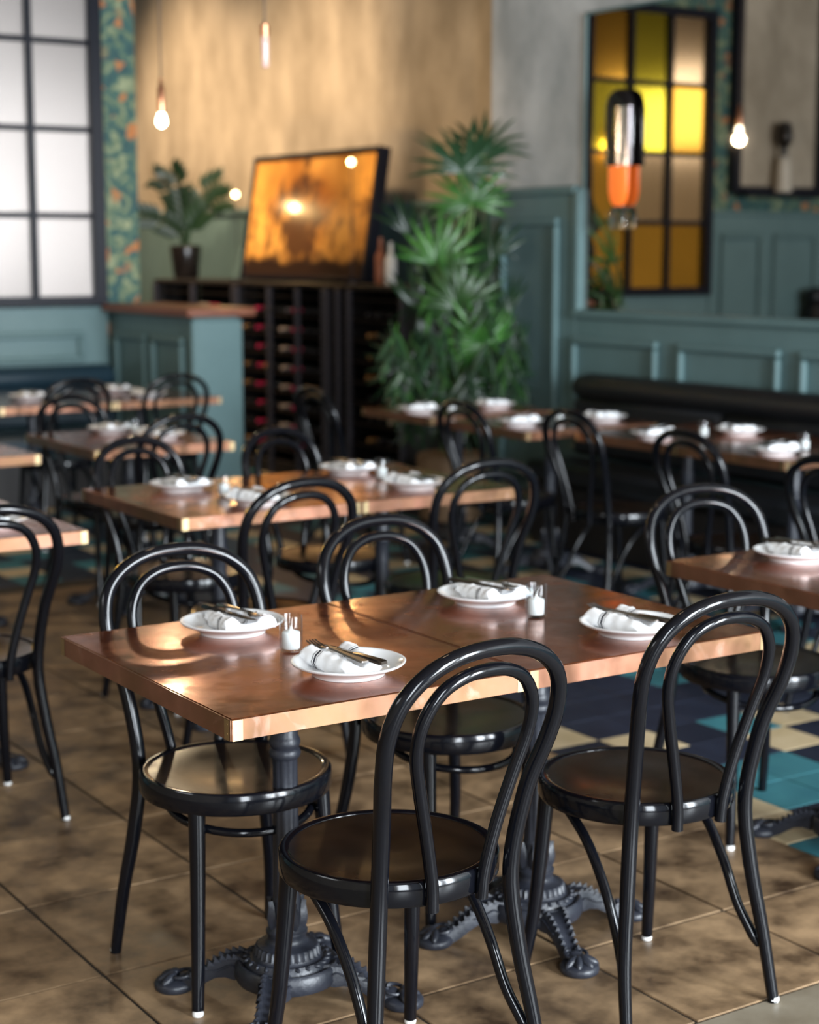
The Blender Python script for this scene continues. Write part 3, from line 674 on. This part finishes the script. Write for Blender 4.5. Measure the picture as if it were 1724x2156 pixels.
table(3.095, 7.030, 0, -30, 'small copper topped table standing before the teal partition')
table(2.205, 7.030, 0, -30, 'copper topped table at the far left edge, beside the one before the partition')
table(3.450, 9.150, 0, -40, 'far left copper topped table under the gridded window')
table(4.1095, 9.150, 0, -40, 'far copper topped table reaching the partition end')
table(3.370, 2.998, 0, -60, 'copper topped table cut by the right picture edge, over patterned tiles')
table(5.140, 7.390, 90, -45, 'banquette table farthest back, below the palm')
table(5.120, 6.570, 90, -30, 'banquette table second from the palm, with a projecting corner')
table(5.315, 5.800, 90, -45, 'banquette table third from the palm')
table(5.315, 5.130, 90, -45, 'banquette table nearest the right picture edge')

# ------------------------------------------------------------------ place settings
ME = {}
ME['plate'] = MB().lathe([(0, .004), (.066, .004), (.067, 0), (.072, 0), (.074, .006), (.090, .014), (.108, .0215), (.1125, .0245), (.1135, .0272), (.111, .0283), (.106, .0262), (.084, .0155), (.076, .0105), (.05, .0088), (0, .0085)], 64).mesh('plate', ang=60)
def napkin_mesh():
    q = MB(); nu, nv = 26, 22; L = .165
    prof = [(-.052, 0), (-.056, .012), (-.052, .024), (-.042, .031), (-.031, .031), (-.021, .025), (-.013, .016), (-.004, .011), (.005, .011), (.014, .016), (.022, .024), (.032, .030), (.043, .030), (.052, .023), (.056, .012), (.052, 0)]
    m = len(prof); vs = []
    for j in range(nv + 1):
        t = j / nv; y = -L / 2 + L * t
        end = min(1, (min(t, 1 - t) * nv / 1.6) ** .5 if min(t, 1 - t) > 0 else 0) * .45 + .55
        fat = 1.0 + .12 * sin(2.2 * t + .4) - .28 * max(0, .35 - t) / .35
        for i, (x, z) in enumerate(prof):
            s = -1 if x < 0 else 1
            wob = .0022 * sin(13 * t + 2 * i) + .0015 * sin(29 * t + i)
            lift = .010 * (max(0, t - .5) / .5) ** 2 + .006 * (max(0, .3 - t) / .3) ** 2
            skew = .020 * (t - .5) * s - .012 * (t - .5)
            vs.append((x * (0.92 + .1 * fat) + skew + wob, y + .018 * s * sin(2 * x * 20) * .3, max(0, z * fat * end + wob * (z > .005)) + lift))
    fs = [(j * m + i, j * m + i + 1, (j + 1) * m + i + 1, (j + 1) * m + i) for j in range(nv) for i in range(m - 1)]
    fs += [(j * m + m - 1, j * m, (j + 1) * m, (j + 1) * m + m - 1) for j in range(nv)]
    fs += [tuple(reversed(range(m))), tuple(nv * m + i for i in range(m))]
    q.add(vs, fs); return q.mesh('napkin', ang=70)
ME['napkin'] = napkin_mesh(); ME['napkin'].materials.append(M['napkin'])
def bar(q, rows):
    """flat bar along y from rows of (y, half width, z, half thickness, x)"""
    vs = []
    for (y, wd, z, th, x) in rows: vs += [(x - wd, y, z - th), (x + wd, y, z - th), (x + wd * .8, y, z + th), (x - wd * .8, y, z + th)]
    n = len(rows); q.add(vs, [(i * 4 + j, i * 4 + (j + 1) % 4, (i + 1) * 4 + (j + 1) % 4, (i + 1) * 4 + j) for i in range(n - 1) for j in range(4)] + [(3, 2, 1, 0), tuple((n - 1) * 4 + j for j in range(4))])
q = MB(); bar(q, [(-.095, .0075, .001, .0016, 0), (-.090, .0095, .001, .0018, 0), (-.05, .0075, .002, .0018, 0), (0, .0042, .004, .0018, 0), (.030, .0040, .005, .0018, 0)])
bar(q, [(.030, .0040, .005, .0016, 0), (.040, .0095, .003, .0013, 0), (.052, .0125, .001, .0012, 0), (.062, .0128, .001, .0012, 0)])
for k in range(4):
    x = -.0105 + .007 * k; bar(q, [(.060, .0020, .001, .0012, x), (.080, .0018, .003, .0011, x), (.098, .0012, .008, .0009, x * .95)])
ME['fork'] = q.mesh('fork', ang=50); ME['fork'].materials.append(M['steel'])
q = MB(); bar(q, [(-.100, .0075, .001, .003, 0), (-.095, .0095, .001, .0042, 0), (-.03, .0075, .001, .004, 0), (-.005, .0060, .001, .0030, 0)])
ME['knife_handle'] = q.mesh('handle', ang=50); ME['knife_handle'].materials.append(M['steel_dark'])
q = MB(); bar(q, [(-.006, .0060, .001, .0014, 0), (.01, .0090, .001, .0010, .001), (.07, .0095, .001, .0009, .001), (.095, .0065, .001, .0008, -.001), (.105, .001, .001, .0006, -.005)])
ME['knife'] = q.mesh('blade', ang=50); ME['knife'].materials.append(M['steel'])
ME['plate'].materials.append(M['plate'])
def setting(x, y, deg, where, full=True, tilt=0):
    a = R(deg); ca, sa = cos(a), sin(a)
    def at(lx, ly): return (x + lx * ca - ly * sa, y + lx * sa + ly * ca)
    tag(obj('plate', ME['plate'], None, None, (x, y, TZ + .0005), a), 'round white plate ' + where, 'plate', 'white plates laid on the copper tables')
    nx, ny = at(-.006, .004)
    o = tag(obj('napkin', ME['napkin'], None, None, (nx, ny, TZ + .0105), a + R(-6 + tilt)), 'white napkin with black stripes ' + where, 'napkin', 'striped napkins on the plates'); o.scale = (.88, .90, .95)
    for k, (nm, lx, ly, dz, dr, cat) in enumerate((('fork', -.021, .004, .0440, 3, 'fork'), ('knife', .004, -.010, .0415, 6, 'knife'))):
        px, py = at(lx, ly)
        if nm == 'knife':
            e = empty('knife', (px, py, TZ + dz), 'steel knife on the napkin ' + where, 'knife', 'table knives on napkins', a + R(dr + tilt))
            obj('blade', ME['knife'], None, e); obj('handle', ME['knife_handle'], None, e)
        else: tag(obj('fork', ME['fork'], None, None, (px, py, TZ + dz), a + R(dr + tilt)), 'steel fork on the napkin ' + where, 'fork', 'forks on napkins')
near = 'of the nearest tables'; mid = 'of the middle tables'
setting(1.684, 2.795, 0, 'at the front left place ' + near)
setting(1.666, 3.254, 180, 'at the back left place ' + near)
setting(2.313, 3.212, 180, 'at the back right place ' + near, tilt=5)
setting(2.385, 2.768, 0, 'at the front right place ' + near, tilt=4)
setting(2.557, 5.359, 180, 'at the back left place ' + mid)
setting(2.625, 4.925, 0, 'at the front left place ' + mid, tilt=8)
setting(3.279, 5.430, 180, 'at the back right place ' + mid)
setting(3.265, 4.965, 0, 'at the front right place ' + mid)
setting(3.126, 7.275, 180, 'on the back of the table before the partition')
setting(3.205, 6.930, 0, 'on the front of the table before the partition')
setting(3.444, 9.180, 180, 'on the far left table under the window')
setting(4.050, 9.380, 180, 'on the back of the far table by the partition end')
setting(4.075, 8.960, 0, 'on the front of the far table by the partition end')
setting(3.343, 3.215, 180, 'on the table at the right picture edge')
setting(1.728, 4.951, 0, 'on the table at the left picture edge')
setting(4.850, 7.337, -90, 'on the chair side of the banquette table below the palm')
setting(5.340, 7.339, 90, 'on the bench side of the banquette table below the palm')
setting(4.895, 6.524, -90, 'on the chair side of the second banquette table')
setting(5.380, 6.481, 90, 'on the bench side of the second banquette table')
setting(5.055, 5.734, -90, 'on the chair side of the third banquette table')
setting(5.480, 5.640, 90, 'on the bench side of the third banquette table')
setting(5.065, 5.000, -90, 'on the banquette table nearest the right picture edge')

gm = MB().lathe([(0, 0), (.0215, 0), (.0236, .002), (.0240, .006), (.0240, .0742), (.0237, .075), (.0233, .0742), (.0231, .007), (.021, .0050), (0, .005)], 36).mesh('holder_glass', ang=60)
wm = MB().lathe([(0, .0054), (.0178, .0055), (.0185, .007), (.0185, .0375), (.0176, .0400), (.0135, .0415), (.006, .0435), (.003, .0475), (.0012, .051), (0, .0515)], 28).mesh('candle', ang=60)
wk = MB().tube([(0, 0, .049), (.0008, 0, .054), (.0022, 0, .058)], .0009, 6).mesh('wick')
gm.materials.append(M['thin_glass']); wm.materials.append(M['wax']); wk.materials.append(M['wick'])
def votive(x, y, where):
    e = empty('votive_candle', (x, y, TZ + .0005), 'white votive candle in a clear glass cup ' + where, 'candle', 'glass votive candles on the tables')
    obj('holder_glass', gm, None, e); c = obj('candle', wm, None, e); obj('wick', wk, None, c)
for (x, y, wh) in ((1.686, 3.028, 'on the left table of the nearest pair'), (2.316, 3.018, 'on the right table of the nearest pair'), (2.605, 5.132, 'on the left table of the middle pair'),
                   (3.288, 5.215, 'on the right table of the middle pair'), (3.169, 7.120, 'on the table before the partition'), (4.95, 7.175, 'on the banquette table below the palm'),
                   (5.066, 6.430, 'on the second banquette table'), (5.26, 5.64, 'on the third banquette table'), (5.25, 5.02, 'on the banquette table near the right edge')):
    votive(x, y, wh)

# ------------------------------------------------------------------ pendants
def pendant(x, y, zb, label, lit=True, tube=False):
    e = empty('pendant_lamp', (x, y, zb), label, 'lamp', 'bare bulb pendant lamps')
    top = .20 if not tube else .17
    MB().tube([(0, 0, top), (0, 0, ZC - zb)], .004, 8).build('cord', 'cord', e)
    if tube:
        MB().lathe([(0, 0), (.012, .002), (.016, .012), (.016, .15), (.012, .165), (0, .168)], 20).build('glass_tube', 'bulb_off', e)
        MB().lathe([(.0185, .125), (.0185, .172), (.006, .180)], 18).build('socket', 'copper_pipe', e)
    else:
        MB().lathe([(0, -.022), (.013, -.019), (.022, -.008), (.0245, .004), (.022, .018), (.016, .034), (.014, .045)], 24).build('bulb', 'bulb_on' if lit else 'bulb_off', e)
        MB().lathe([(.016, .042), (.0175, .05), (.0175, .155), (.012, .165), (.006, .205)], 20).build('socket', 'copper_pipe', e)
        if lit: light('pendant_glow', 'POINT', (x, y, zb - .06), 10, (1.0, .78, .5), shadow_soft_size=.035)
    return e
pendant(3.505, 7.486, 2.169, 'lit bare bulb on a copper socket hanging left of the plaster wall')
pendant(3.441, 6.347, 2.315, 'unlit slim glass tube pendant hanging before the plaster wall', tube=True)
pendant(2.815, 9.733, 2.473, 'lit bare bulb pendant seen reflected in the mirror')

# sconce before the mirror
sc = empty('wall_sconce', (XR - .05, 7.20, 1.81), 'black domed sconce with painted highlight strip and orange glass bowl on the mirror', 'lamp'); sc.scale = (.36, 1.15, 1)
MB().lathe([(.094, .215), (.096, .22), (.096, .52), (.092, .55), (.078, .585), (.05, .61), (.02, .62), (0, .621)], 32).build('shade', 'sconce_black', sc)
q = MB(); n = 12  # pale strip paints a highlight onto the black shade
vs = [(.0985 * cos(a), .0985 * sin(a), z) for z in (.215, .525) for a in [R(-172 + 62 * k / n) for k in range(n + 1)]]
q.add(vs, [(k, k + 1, n + 2 + k, n + 1 + k) for k in range(n)])
vs2 = [(p[0] * .97, p[1] * .97, p[2]) for p in vs]; q.add(vs2, [(n + 1 + k, n + 2 + k, k + 1, k) for k in range(n)])
q.build('highlight_strip', 'sconce_highlight', sc)
MB().lathe([(0, 0), (.03, .004), (.055, .03), (.067, .08), (.068, .215), (.0, .216)], 28).build('glass_bowl', 'sconce_orange', sc)
MB().lathe([(0, -.12), (.05, -.118), (.055, -.06), (.05, -.02), (.03, .006), (0, .006)], 24).build('clear_finial', 'glass', sc)
MB().cbox(.06, .105, -.03, .03, .3, .42, .006).build('bracket', 'sconce_black', sc)

# ------------------------------------------------------------------ wine racks, bottles, things on top
def rack(y0, y1, label, uprights):
    e = empty('wine_rack', (5.80, y0, 0), label, 'wine rack', 'dark wine racks along the rear wall'); L = y1 - y0
    MB().cbox(0, .55, 0, L, 1.325, 1.36, .006).build('top_board', 'dark_wood', e, smooth=False)
    MB().box(.40, .55, 0.02, L - .02, 0, 1.325).build('back_panel', 'dark_wood', e, smooth=False)
    MB().cbox(.01, .40, .01, L - .01, 0, .10, .006).build('plinth', 'dark_wood', e, smooth=False)
    for u in (0, L - .015): MB().box(.02, .40, u, u + .015, .10, 1.325).build('side_panel', 'dark_wood', e, smooth=False)
    for u in uprights: MB().cbox(-.015, .02, u - .018, u + .018, 0, 1.325, .004).build('upright', 'rack_metal', e, smooth=False)
    for k in range(9):
        z = .235 + .135 * k - .05
        MB().cbox(.03, .40, .03, L - .03, z - .008, z, .002).build('shelf', 'dark_wood', e, smooth=False)
rack(8.94, 9.90, 'dark wine rack nearest the palm', (.02, .66, .80, .94))
rack(9.905, 11.20, 'dark wine rack below the painting, full of bottles', (.02, .38, .78, 1.27))
rack(11.205, 12.60, 'dark wine rack behind the partition, under the potted plant', (.02, .7, 1.37))
def bottle_mesh(name, foil):
    q = MB(); q.lathe([(0, .30), (.036, .298), (.0375, .29), (.0375, .115), (.033, .098), (.018, .083), (.0145, .07)], 16, axis='x')
    q.cur = 1; q.lathe([(.0150, .072), (.0150, .008), (.0165, .006), (.0165, .001), (.014, -.001), (0, -.001)], 14, axis='x')
    me = q.mesh('wine_bottle', ang=60); me.materials.append(M['bottle']); me.materials.append(mat('foil_' + name, foil, .35, .4)); return me
FO = {'pink': bottle_mesh('pink', (.60, .03, .12)), 'gold': bottle_mesh('gold', (.36, .20, .08)), 'cream': bottle_mesh('cream', (.55, .45, .38)), 'black': bottle_mesh('black', (.03, .03, .035)), 'grey': bottle_mesh('grey', (.15, .14, .16))}
cols = [(11.07, 'gold'), (10.98, 'black'), (10.878, 'pink'), (10.77, 'gold'), (10.66, 'black'), (10.52, 'cream'), (10.43, 'grey'), (10.35, 'pink'), (10.18, 'black'), (10.06, 'black'), (9.36, 'gold'), (9.24, 'black'), (9.10, 'cream'), (11.35, 'gold'), (11.6, 'pink'), (11.8, 'cream')]
ORD = 'first second third fourth fifth sixth seventh eighth ninth tenth eleventh twelfth thirteenth fourteenth fifteenth sixteenth'.split()
for ci, (yy, c0) in enumerate(sorted(cols, reverse=True)):
    for k in range(8):
        z = .235 + .135 * k - .05 + .0385
        r_ = random.random(); cc = c0
        if c0 in ('gold', 'cream', 'grey') and r_ < .35: cc = 'black'
        if c0 == 'cream' and k in (2, 3): cc = 'cream'
        if yy > 11.2 and k < 6: continue
        if (yy, k) == (10.66, 3): continue
        tag(obj('wine_bottle', FO[cc], None, None, (5.80 + random.uniform(-.01, .012), yy, z)), '%s foiled wine bottle, %s rack shelf from the top, %s column from the left' % (cc, ORD[7 - k], ORD[ci]), 'bottle', '%s foil bottles in the racks' % cc)

pa = empty('painting', (6.0, 10.62, 1.376), 'large golden orange flower painting leaning on the wine racks', 'painting'); pa.rotation_euler = (0, R(9), 0); pa.scale = (1, .955, .90)
MB().cbox(.012, .07, -.90, .90, 0, .98, .004).build('stretcher', 'black_metal', pa, smooth=False)
MB().box(.006, .013, -.88, .88, .02, .96).build('canvas', 'painting', pa, smooth=False)
f = MB(); f.cbox(-.006, .085, -.925, -.885, -.0, 1.0, .004); f.cbox(-.006, .085, .885, .925, 0, 1.0, .004); f.cbox(-.006, .085, -.885, .885, 0, .03, .004); f.cbox(-.006, .085, -.885, .885, .955, 1.0, .004)
f.build('frame', 'black_metal', pa, smooth=False)
def added_bulb(x, y, z, base, label):  # lamp added for a glow by the painting; base and stem invented
    e = empty('added_bulb_lamp', (x, y, base), label, 'lamp', 'bulbs added for the glows by the painting')
    MB().lathe([(.05, 0), (.05, .012), (.008, .018)], 20).build('base', 'black_metal', e)
    MB().tube([(0, 0, .015), (0, 0, z - base - .03)], .003, 8).build('stem', 'black_metal', e)
    MB().ell((0, 0, z - base), (.021, .021, .022), 18, 12).build('bulb', 'bulb_added', e)
    light('added_bulb_light', 'POINT', (x - .06, y, z), 6, (1.0, .62, .25), shadow_soft_size=.03)
added_bulb(5.88, 11.32, 1.985, 1.362, 'added bulb on an added stem for the glow left of the painting')
added_bulb(5.90, 9.72, 2.15, 1.362, 'added bulb on an added stem for the reflected glow at the painting top right')
for (y, hh, mname, lab) in ((9.52, .30, 'red_wood', 'slim amber bottle standing right of the painting'), (9.40, .27, 'plaster_grey', 'slim grey bottle standing right of the painting')):
    tag(MB().lathe([(.036, 0), (.038, .01), (.038, hh * .6), (.014, hh * .75), (.013, hh), (0, hh)], 18).build('bottle', mname), lab, 'bottle').location = (6.0, y, 1.361)

# ------------------------------------------------------------------ plants
def fan_leaf(seed, nl=15, spread=230):
    rnd = random.Random(seed); q = MB()
    for k in range(nl):
        a = R(-spread / 2 + spread * k / (nl - 1) + rnd.uniform(-3, 3)); L = (.42 - .13 * abs(k - (nl - 1) / 2) / (nl / 2)) * rnd.uniform(.9, 1.05)
        u = Vector((sin(a), cos(a), 0)); s = Vector((cos(a), -sin(a), 0)); rows = []; droop = rnd.uniform(.08, .42)
        for t, wd in ((0, .004), (.25, .014), (.5, .019), (.75, .013), (1, .001)):
            c = u * L * t + Vector((0, 0, .05 * sin(pi * t * .6) - droop * L * t * t * 1.6))
            rows += [c - s * wd, c + Vector((0, 0, .006)), c + s * wd]
        q.add(rows, [(i * 3 + j, i * 3 + j + 1, i * 3 + j + 4, i * 3 + j + 3) for i in range(4) for j in range(2)])
    me = q.mesh('leaf'); me.materials.append(M['leaf']); return me
FAN = [fan_leaf(s) for s in (1, 2, 3)]
FAND = []
for me in FAN:
    m2 = me.copy(); m2.materials.clear(); m2.materials.append(M['leaf_dark']); FAND.append(m2)
PB = Vector((5.66, 8.20, 0))
fp = empty('fan_palm', PB, 'tall fan palm with drooping green leaves before the pier', 'plant')
MB().lathe([(.15, 0), (.19, .02), (.21, .38), (.2, .40), (.18, .385), (0, .36)], 28).build('planter', 'basket', fp)
RV = Vector((cos(YAW), -sin(YAW), 0)); FV = Vector((sin(YAW), cos(YAW), 0))
leaves = [  # offset right, offset towards camera, height, scale, yaw, pitch, tone
    (.05, .02, 2.02, 1.0, 28, 66, 1), (.17, -.05, 2.12, .85, -32, 58, 1), (.10, .05, 1.84, .8, -8, 84, 0), (-.26, .05, 1.66, .8, 62, 60, 1), (-.10, .22, 1.50, .85, 35, 92, 0),
    (.22, .10, 1.52, .85, -60, 70, 1), (.33, .05, 1.22, .7, -85, 70, 1), (-.20, .15, 1.22, .9, 70, 85, 1), (.02, .28, 1.26, .85, 10, 105, 0),
    (.16, .22, 1.05, .8, -35, 115, 0), (-.24, .22, .95, .8, 50, 105, 1), (.20, .15, .86, .8, -45, 110, 1), (0, .25, .82, .8, 0, 115, 1), (-.12, .2, .70, .7, 30, 120, 1),
    (.18, -.1, 1.66, .8, -120, 50, 1), (-.18, 0, 1.38, .85, 100, 55, 1), (.38, .1, 1.0, .6, -95, 85, 1)]
for k, (r, t, z, s, yw, pt, dk) in enumerate(leaves):
    P = RV * r - FV * t + Vector((0, 0, z))
    o = obj('leaf', (FAND if dk else FAN)[k % 3], None, fp, P); o.scale = (s, s, s)
    # leaf local +y points away from its stalk: first stand it up (pitch 90 = facing camera, hanging), then turn
    base = Matrix.Rotation(-YAW, 3, 'Z') @ Matrix.Rotation(R(yw), 3, 'Y') @ Matrix.Rotation(R(pt if z > 1.6 else pt), 3, 'X')
    if z < 1.0: base = Matrix.Rotation(-YAW, 3, 'Z') @ Matrix.Rotation(R(180 + yw * .6), 3, 'Y') @ Matrix.Rotation(R(95), 3, 'X')
    o.rotation_euler = base.to_euler()
    MB().tube(smooth([(0, 0, .37), P * .35 + Vector((0, 0, z * .25)), P * .8 + Vector((0, 0, z * .12)), P], 4), .007, 7).build('stalk', 'stem', fp)
def sprig(seed, n=9, L=.5):
    rnd = random.Random(seed); q = MB(); pts = smooth([(0, 0, 0), (rnd.uniform(-.04, .04), -.04, -L * .3), (rnd.uniform(-.06, .06), -.05, -L * .7), (rnd.uniform(-.08, .08), -.04, -L)], 4); q.tube(pts, .004, 5)
    for k in range(n):
        c = pts[1 + int(k * (len(pts) - 2) / n)]; a = rnd.uniform(-1.2, 1.2) + (pi if k % 2 else 0); u = Vector((cos(a) * .6, -.3, -1.0)).normalized(); s = u.cross(Vector((0, 1, 0))).normalized(); l = rnd.uniform(.13, .22)
        q.add([c, c + u * l * .5 - s * l * .09, c + u * l, c + u * l * .5 + s * l * .09, c + u * l * .5 + Vector((0, -.01, 0))], [(0, 1, 4), (1, 2, 4), (2, 3, 4), (3, 0, 4)])
    me = q.mesh('trailing_stem'); me.materials.append(M['leaf']); return me
SP = [sprig(s) for s in range(5)]
for me in SP[::2]: me.materials[0] = M['leaf_dark']
for k in range(18):
    r = -.36 + .042 * k; z = random.uniform(.95, 1.55)
    o = obj('trailing_stem', SP[k % 5], None, fp, RV * r - FV * random.uniform(.08, .3) + Vector((0, 0, z))); o.rotation_euler = (0, 0, -YAW + random.uniform(-.3, .3))

zz = empty('potted_plant', (6.0, 12.42, 1.362), 'glossy dark leafed plant in a black pot on the rack', 'plant')
MB().lathe([(.085, 0), (.10, .02), (.125, .24), (.12, .26), (.105, .25), (0, .235)], 26).build('pot', 'pot', zz)
def zz_stem(end, n, lw):
    q = MB(); pts = smooth([(0, 0, .22), (end[0] * .15, end[1] * .15, .22 + end[2] * .5), (end[0] * .55, end[1] * .55, .22 + end[2] * .88), (end[0], end[1], .22 + end[2])], 5); q.tube(pts, [.012 - .008 * i / len(pts) for i in range(len(pts))], 7)
    for k in range(n):
        i = 4 + int(k * (len(pts) - 6) / n); c = pts[i]; T = (pts[i + 1] - pts[i]).normalized(); side = T.cross(FV).normalized()
        for s in (-1, 1):
            u = (T * .75 + side * s * .8).normalized(); b = u.cross(FV).normalized(); l = lw
            q.add([c, c + u * l * .5 - b * l * .24, c + u * l, c + u * l * .5 + b * l * .24, c + u * l * .5 - FV * .012], [(0, 1, 4), (1, 2, 4), (2, 3, 4), (3, 0, 4)])
    return q
for (r, t, z) in ((-.26, 0, .58), (.34, .05, .55), (-.10, .1, .62), (.24, -.1, .38), (-.42, .1, .28), (.42, .1, .42)):
    e_ = RV * r - FV * t; zz_stem((e_.x, e_.y, z), 8, .15).build('leafy_stem', 'leaf_dark', zz)
